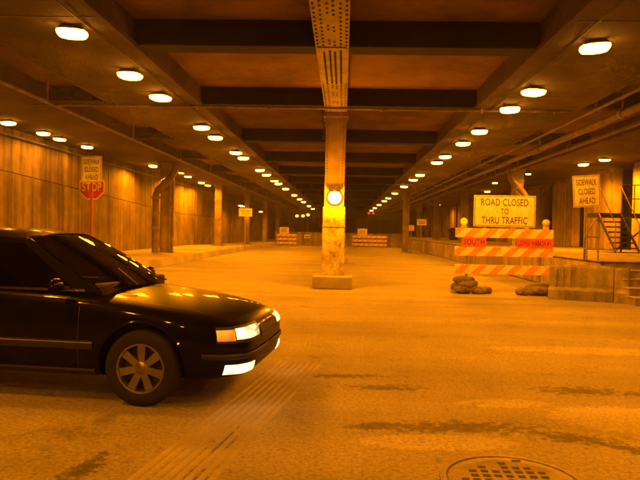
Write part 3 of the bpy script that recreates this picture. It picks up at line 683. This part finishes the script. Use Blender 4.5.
# railing by the dock steps
t = thing('dock_railing', 'bent steel handrail at the head of the dock steps', 'railing', (6.02, 15.75, .955))
for x in (0, .28): MB().tube([(x, 0, 0), (x, 0, .95)], .024, 8).build('post', M['steel'], t, smooth=True)
MB().tube([(-.06, 0, .28), (.75, 0, .26)], .02, 8).build('lower_rail', M['steel'], t, smooth=True)
MB().tube([(-.06, 0, .58), (.3, 0, .58)], .02, 8).build('mid_rail', M['steel'], t, smooth=True)
MB().tube([(-.05, 0, .58), (.1, 0, .85), (.2, 0, 1.02), (.3, .05, 1.0), (.3, .5, 1.0)], .022, 8).build('handrail', M['steel'], t, smooth=True)
# dark steel stair at the back of the dock
t = thing('steel_stair', 'dark steel stair with a landing and railing at the back of the dock', 'stair', (10.05, 23.6, .955))
for k in range(7): MB().box(.04, .86, .05+k*.22, .05+k*.22+.27, .2*(k+1)-.06, .2*(k+1)).build('tread', M['darksteel'], t)
for x in (0, .87): MB().prism([(x, 0, 0), (x, 0, .12), (x, 1.6, 1.52), (x, 1.6, 1.3)], [(x+.035, 0, 0), (x+.035, 0, .12), (x+.035, 1.6, 1.52), (x+.035, 1.6, 1.3)]).build('stringer', M['darksteel'], t)
MB().box(-.0, 2.4, 1.6, 2.7, 1.36, 1.53).build('landing', M['darksteel'], t)
for x in (.02, .92, 2.3): MB().box(x, x+.06, 1.65, 1.71, 0, 1.4).build('leg', M['darksteel'], t)
MB().tube([(.8, 1.68, .1), (2.3, 1.68, 1.35)], .035, 8).build('brace', M['darksteel'], t, smooth=True)
for x in (.95, 1.4, 1.9, 2.38): MB().tube([(x, 1.64, 1.53), (x, 1.64, 2.65)], .022, 8).build('baluster', M['darksteel'], t, smooth=True)
for z in (2.1, 2.65): MB().tube([(.95, 1.64, z), (2.4, 1.64, z)], .022, 8).build('rail', M['darksteel'], t, smooth=True)
for x in (.02, .89):
    MB().tube([(x, .05, .1), (x, .05, 1.05), (x, 1.64, 2.55), (x, 1.64, 1.5)], .02, 8).build('handrail', M['steel'], t, smooth=True)
# bin on the dock
t = thing('waste_bin', 'dark lidded bin standing far along the loading dock', 'bin', (10.1, 58, .955))
MB().lathe([(0, 0), (.34, 0), (.38, .05), (.42, .85), (.44, .87), (.44, .9)], 18).build('drum', M['darksteel'], t, smooth=True)
MB().lathe([(.45, .9), (.44, .95), (.3, 1.08), (0, 1.12)], 18).build('lid', M['darksteel'], t, smooth=True)

# ------------------------------------------------------------------ manhole
t = thing('manhole_cover', 'round cast iron manhole cover with rows of square slots in the road', 'manhole cover', (1.1, 3.96, .0))
MB().lathe([(.455, -.02), (.455, .006), (.44, .012), (.415, .012), (.41, .0), (.41, -.03)], 56).build('frame', M['iron'], t, smooth=True)
MB().lathe([(.405, -.03), (.405, .004), (.398, .008), (.33, .008), (.325, .005), (.001, .005)], 56).build('lid', M['iron'], t, smooth=True)
me = MB().box(-.023, .023, -.019, .019, .0052, .0075).mesh('slot', M['hole'])
for i in range(-4, 5):
    for j in range(-4, 5):
        x, y = i*.074, j*.074
        if x*x+y*y < .3**2 and not (i % 4 == 3 and j % 3 == 0): piece('slot', me, t, (x, y, 0))
me = MB().box(-.03, .03, -.014, .014, .0082, .0105).mesh('pick_hole', M['hole'])
piece('pick_hole', me, t, (.11, .345, 0)); piece('pick_hole', me, t, (-.11, -.345, 0))

# ------------------------------------------------------------------ car
def build_car():
    t = thing('sedan', 'black sedan crossing the junction with its head and fog lamps lit', 'car', (-.7, 6.1, 0), R(-6))
    St = [(0, .60, .34, .58, .64), (-.05, .72, .27, .64, .70), (-.18, .835, .22, .71, .775), (-.5, .885, .2, .785, .85), (-.9, .90, .2, .845, .92), (-1.3, .905, .2, .89, .975), (-1.6, .905, .2, .92, .99), (-2.4, .91, .2, .945, 1.0), (-3.4, .905, .2, .96, 1.0), (-4.0, .89, .21, .965, 1.03), (-4.5, .86, .23, .94, 1.0), (-4.75, .8, .28, .87, .93), (-4.82, .68, .36, .75, .8)]
    rings = []
    for x, w, zb, zs, zt in St:
        half = [(0, zb), (w*.72, zb), (w*.93, zb+.04), (w*.985, zb+.17), (w, (zb+zs)/2+.04), (w*.985, zs-.1), (w*.955, zs-.02), (w*.88, zs+.02), (w*.5, zs+(zt-zs)*.8), (0, zt)]
        ring = [(x, -a_, b_) for a_, b_ in half]+[(x, a_, b_) for a_, b_ in half[-2:0:-1]]
        rings.append(ring)
    k = len(rings[0]); m = MB()
    m.add([p for r in rings for p in r], [(i*k+j, i*k+(j+1) % k, (i+1)*k+(j+1) % k, (i+1)*k+j) for i in range(len(rings)-1) for j in range(k)]+[tuple(range(k))[::-1], tuple(range((len(rings)-1)*k, len(rings)*k))])
    body = m.build('body', M['paint'])
    ss = body.modifiers.new('s', 'SUBSURF'); ss.levels = 3; ss.render_levels = 3
    cuts = []
    for xa in (-.93, -3.72):
        for sy in (-1, 1):
            c = MB().lathe([(0, sy*.62), (.385, sy*.62), (.385, sy*1.3), (0, sy*1.3)], 40, 'Y', (xa, 0, .335)).build('cut', M['trim'])
            b = body.modifiers.new('b', 'BOOLEAN'); b.operation = 'DIFFERENCE'; b.object = c; b.solver = 'EXACT'; cuts.append(c)
    # plain subdivided body for surface queries
    for md in body.modifiers:
        if md.type == 'BOOLEAN': md.show_viewport = False
    dg = bpy.context.evaluated_depsgraph_get(); ev = body.evaluated_get(dg); tmp = ev.to_mesh()
    bvh = BVHTree.FromPolygons([v.co.copy() for v in tmp.vertices], [tuple(p.vertices) for p in tmp.polygons]); ev.to_mesh_clear()
    for md in body.modifiers: md.show_viewport = True
    dg = bpy.context.evaluated_depsgraph_get(); dg.update()
    me = bpy.data.meshes.new_from_object(body.evaluated_get(dg)); body.modifiers.clear(); body.data = me
    me.materials.clear(); me.materials.append(M['paint'])
    me.polygons.foreach_set('material_index', [0]*len(me.polygons)); me.polygons.foreach_set('use_smooth', [True]*len(me.polygons)); autosmooth(body, 35)
    for c in cuts: bpy.data.objects.remove(c)
    body.parent = t
    def hit(o, d, off):
        p, n, i, ds = bvh.ray_cast(Vector(o), Vector(d).normalized())
        if p is None: return None
        return p+n.normalized()*off if n.dot(Vector(d)) < 0 else p-n.normalized()*off
    def side(x, z, s, off): return hit((x, s*2, z), (0, -s, 0), off)
    def patch(name, mat, P, parent=t, th=.0):
        P = [[p for p in r] for r in P]
        if any(p is None for r in P for p in r): return None
        return MB().grid(P).build(name, mat, parent, smooth=True)
    for s in (-1, 1):
        # body side seams, moulding, sill
        for x, z0, z1 in ((-1.5, .3, .93), (-2.68, .3, .95), (-3.5, .72, .96)):
            P = [[side(x+dx+.05*(z0+(z1-z0)*j/14-.6)*(.3), z0+(z1-z0)*j/14, s, .0015) for dx in (-.004, .004)] for j in range(15)]
            patch('door_seam', M['trim'], P)
        P = [[side(-1.36-2.0*j/30, z, s, o_) for z, o_ in ((.475, -.002), (.48, .012), (.515, .016), (.55, .012), (.555, -.002))] for j in range(31)]
        patch('side_moulding', M['trim'], P)
        P = [[side(-1.36-2.0*j/30, z, s, .0175) for z in (.535, .543)] for j in range(31)]
        patch('bright_strip', M['chrome'], P)
        P = [[side(-1.36-2.0*j/30, z, s, o_) for z, o_ in ((.235, .0), (.24, .01), (.29, .012), (.3, .0))] for j in range(31)]
        patch('sill', M['trim'], P)
        for x in (-2.5, -3.35):
            h0 = side(x, .85, s, .03); MB().tube([side(x+.1, .85, s, .0), side(x+.085, .85, s, .03), side(x-.085, .85, s, .03), side(x-.1, .85, s, .0)], .013, 8).build('door_handle', M['paint'], t, smooth=True)
        # wheel arch lips
        for xa in (-.93, -3.72):
            P = []
            for j in range(25):
                an = R(8+164*j/24); row = []
                for rr, o_ in ((.383, -.01), (.388, .010), (.402, .012), (.412, .001)):
                    row.append(side(xa+rr*math.cos(an), .335+rr*math.sin(an), s, o_))
                P.append(row)
            patch('arch_lip', M['paint'], P)
        # wheels
        for xa in (-.93, -3.72):
            wy = s*.79
            wh = bpy.data.objects.new('wheel', None); COL.objects.link(wh); wh.parent = t; wh.location = (xa, wy, .33); wh.rotation_euler = (0, random.uniform(0, 1), 0 if s < 0 else math.pi)
            MB().lathe([(.2, .1), (.26, .105), (.305, .1), (.325, .08), (.33, .04), (.33, -.04), (.325, -.08), (.305, -.1), (.26, -.105), (.215, -.095), (.205, -.06)], 48, 'Y').build('tyre', M['tyre'], wh, smooth=True)
            rm = MB(); rm.lathe([(.218, -.09), (.215, -.098), (.2, -.095), (.19, -.06), (.185, .06)], 48, 'Y'); rm.lathe([(.0, -.082), (.05, -.08), (.062, -.07), (.07, -.05)], 24, 'Y')
            for q in range(7):
                an = 2*math.pi*q/7; mt = Matrix.Rotation(an, 4, 'Y')
                rm.prism([mt @ Vector(p) for p in ((.045, -.075, -.028), (.195, -.085, -.036), (.195, -.085, .036), (.045, -.075, .028))], [mt @ Vector(p) for p in ((.045, -.03, -.028), (.195, -.04, -.036), (.195, -.04, .036), (.045, -.03, .028))])
            rm.build('rim', M['rim'], wh, smooth=True)
            MB().lathe([(0, -.005), (.18, -.01), (.185, .05)], 32, 'Y').build('brake_disc', M['darksteel'], wh, smooth=True)
        # headlamp, turn signal and fog lamp wrapping the front corner
        def wrap(name, mat, u0, u1, z0, z1, off, nu=10, nz=4, par=t, dirv=(-.75, -s*.66, 0)):
            d_ = Vector(dirv).normalized(); pv = Vector((d_.y, -d_.x, 0)); pv = pv if pv.y*s > 0 else -pv; c = Vector((-.15, s*.62, 0))
            P = [[hit(c-d_*2+pv*(u0+(u1-u0)*i/nu)+Vector((0, 0, z0+(z1-z0)*j/nz)), d_, off*(1 if 0 < i < nu and 0 < j < nz else .62)) for j in range(nz+1)] for i in range(nu+1)]
            return patch(name, mat, P, par)
        wrap('headlamp_surround', M['trim'], -.30, .24, .565, .70, .006)
        wrap('headlamp', M['headlamp'], -.27, .08, .595, .68, .013)
        wrap('turn_signal', M['signal'], .09, .235, .585, .675, .013)
        wrap('fog_lamp', M['fog'], -.16, .17, .295, .38, .012)
        wrap('bumper_strip', M['trim'], -.55, .34, .43, .475, .02, 16)
        # mirror
        mr_ = MB(); P = []
        for i in range(9):
            u = -1+2*i/8; e = math.sqrt(max(0, 1-u*u*.96)); P.append([(-1.66+.06*e*math.cos(a_)*.9, s*(.98+.1*u), 1.03+.065*e*math.sin(a_)) for a_ in [2*math.pi*q/14 for q in range(15)]])
        mr_.grid(P); mr_.add(P[0][:-1], [tuple(range(14))]); mr_.add(P[-1][:-1], [tuple(range(14))])
        mo = mr_.build('mirror', M['paint'], t, smooth=True)
        MB().box(-1.69, -1.62, min(s*.82, s*.92), max(s*.82, s*.92), .985, 1.01).build('mirror_arm', M['trim'], mo)
        # glasshouse side
        def gy(z): return s*(.775-(z-.97)*(.185/.45))
        def gp(poly, ins, th):
            return [(x, gy(z)-s*ins, z) for x, z in poly], [(x, gy(z)-s*(ins+th), z) for x, z in poly]
        for nm, poly, mat, ins, th in (
            ('front_side_window', [(-1.62, .985), (-2.2, 1.375), (-2.64, 1.40), (-2.64, .985)], M['glass'], .012, .005),
            ('rear_side_window', [(-2.74, .985), (-2.74, 1.40), (-3.22, 1.375), (-3.62, .985)], M['glass'], .012, .005),
            ('door_pillar', [(-2.64, .96), (-2.64, 1.42), (-2.74, 1.42), (-2.74, .96)], M['trim'], .004, .04),
            ('rear_pillar', [(-3.22, 1.42), (-3.42, 1.42), (-4.12, .97), (-3.62, .97)], M['paint'], -.004, .05),
            ('front_pillar', [(-1.36, .96), (-2.16, 1.42), (-2.27, 1.42), (-1.62, .985), (-1.62, .96)], M['paint'], -.003, .045),
            ('roof_rail', [(-2.14, 1.375), (-2.2, 1.43), (-3.3, 1.43), (-3.3, 1.375)], M['paint'], -.002, .04),
            ('window_strip', [(-1.5, .965), (-1.5, .985), (-3.75, .985), (-3.75, .965)], M['chrome'], -.012, .02)):
            a_, b_ = gp(poly, ins, th); MB().prism(a_, b_).build(nm, mat, t, bevel=.006 if mat is M['paint'] else 0)
    # windshield, roof, rear window
    def sheet_between(name, mat, b0, b1, z0, z1, w0, w1, sweep0, sweep1, crown, nu=10, nv=12, smooth=True):
        P = []
        for i in range(nu+1):
            f = i/nu; row = []
            for j in range(nv+1):
                q = -1+2*j/nv; w = w0+(w1-w0)*f
                x = b0+(b1-b0)*f-(sweep0+(sweep1-sweep0)*f)*q*q; z = z0+(z1-z0)*f+crown*math.sin(math.pi*f)-(.03*f)*q*q
                row.append((x, w*q, z))
            P.append(row)
        return MB().grid(P).build(name, mat, t, smooth=smooth)
    sheet_between('windshield', M['glass'], -1.26, -2.12, .985, 1.47, .755, .585, .16, .06, .02)
    sheet_between('rear_window', M['glass'], -4.05, -3.36, 1.0, 1.47, .72, .58, -.1, -.05, .02)
    P = []
    for i in range(15):
        x = -2.1-1.28*i/14; f = i/14; row = []
        for j in range(17):
            q = -1+2*j/16; row.append((x-(.06 if i == 0 else 0)*q*q, q*.6, 1.47+.045*math.sin(math.pi*min(1, max(0, f)))-.05*q**4-.02*q*q))
        P.append(row)
    MB().grid(P).build('roof', M['paint'], t, smooth=True)
    # hood seams, wipers, grille, bumper plate
    for s in (-1, 1):
        P = [[hit((-.2-1.05*j/20, s*(.62+.12*j/20)+dy, 2), (0, 0, -1), .0015) for dy in (-.004, .004)] for j in range(21)]
        MB().grid(P).build('hood_seam', M['trim'], t)
        MB().tube([(-1.2, s*.35, 1.0), (-1.5, s*.1-.05, 1.135)], .008, 6).build('wiper', M['trim'], t)
    P = [[hit((1, y_, z), (-1, 0, 0), .006) for z in (.55, .6, .65)] for y_ in [-.3+.6*k/10 for k in range(11)]]
    if all(p is not None for r in P for p in r): MB().grid(P).build('grille', M['trim'], t)
    # interior
    MB().box(-1.75, -1.35, -.7, .7, .9, 1.03).build('dashboard', M['seat'], t, bevel=.03)
    sw = MB()
    for k_ in range(20):
        pass
    ring = [(-1.86+.05*math.sin(2*math.pi*q/24), .36+.18*math.cos(2*math.pi*q/24), 1.0+.18*math.sin(2*math.pi*q/24)) for q in range(25)]
    MB().tube(ring, .014, 8, False).build('steering_wheel', M['trim'], t, smooth=True)
    for y_ in (-.36, .36):
        se = MB().prism([(-2.45, y_-.24, .9), (-2.45, y_+.24, .9), (-2.62, y_+.2, 1.22), (-2.62, y_-.2, 1.22)], [(-2.58, y_-.24, .9), (-2.58, y_+.24, .9), (-2.72, y_+.2, 1.22), (-2.72, y_-.2, 1.22)]).build('seat', M['seat'], t, bevel=.03)
        MB().box(-2.76, -2.66, y_-.13, y_+.13, 1.24, 1.38).build('headrest', M['seat'], se, bevel=.03)
    MB().box(-3.75, -3.5, -.62, .62, .9, 1.2).build('rear_bench', M['seat'], t, bevel=.04)
build_car()

# ------------------------------------------------------------------ thin haze added for lamp glow and to lift the far end
hz = MB().box(-125, 125, -65, 205, -1, 15).build('haze', M['hole']); stuff(hz); hz.data.materials.clear()
hm = bpy.data.materials.new('glow_haze'); hm.use_nodes = True; hm.node_tree.nodes.clear()
pv = hm.node_tree.nodes.new('ShaderNodeVolumePrincipled'); pv.inputs['Density'].default_value = .0008; pv.inputs['Color'].default_value = (.9, .9, .9, 1); pv.inputs['Anisotropy'].default_value = .7
ho = hm.node_tree.nodes.new('ShaderNodeOutputMaterial'); hm.node_tree.links.new(pv.outputs[0], ho.inputs['Volume']); hz.data.materials.append(hm)
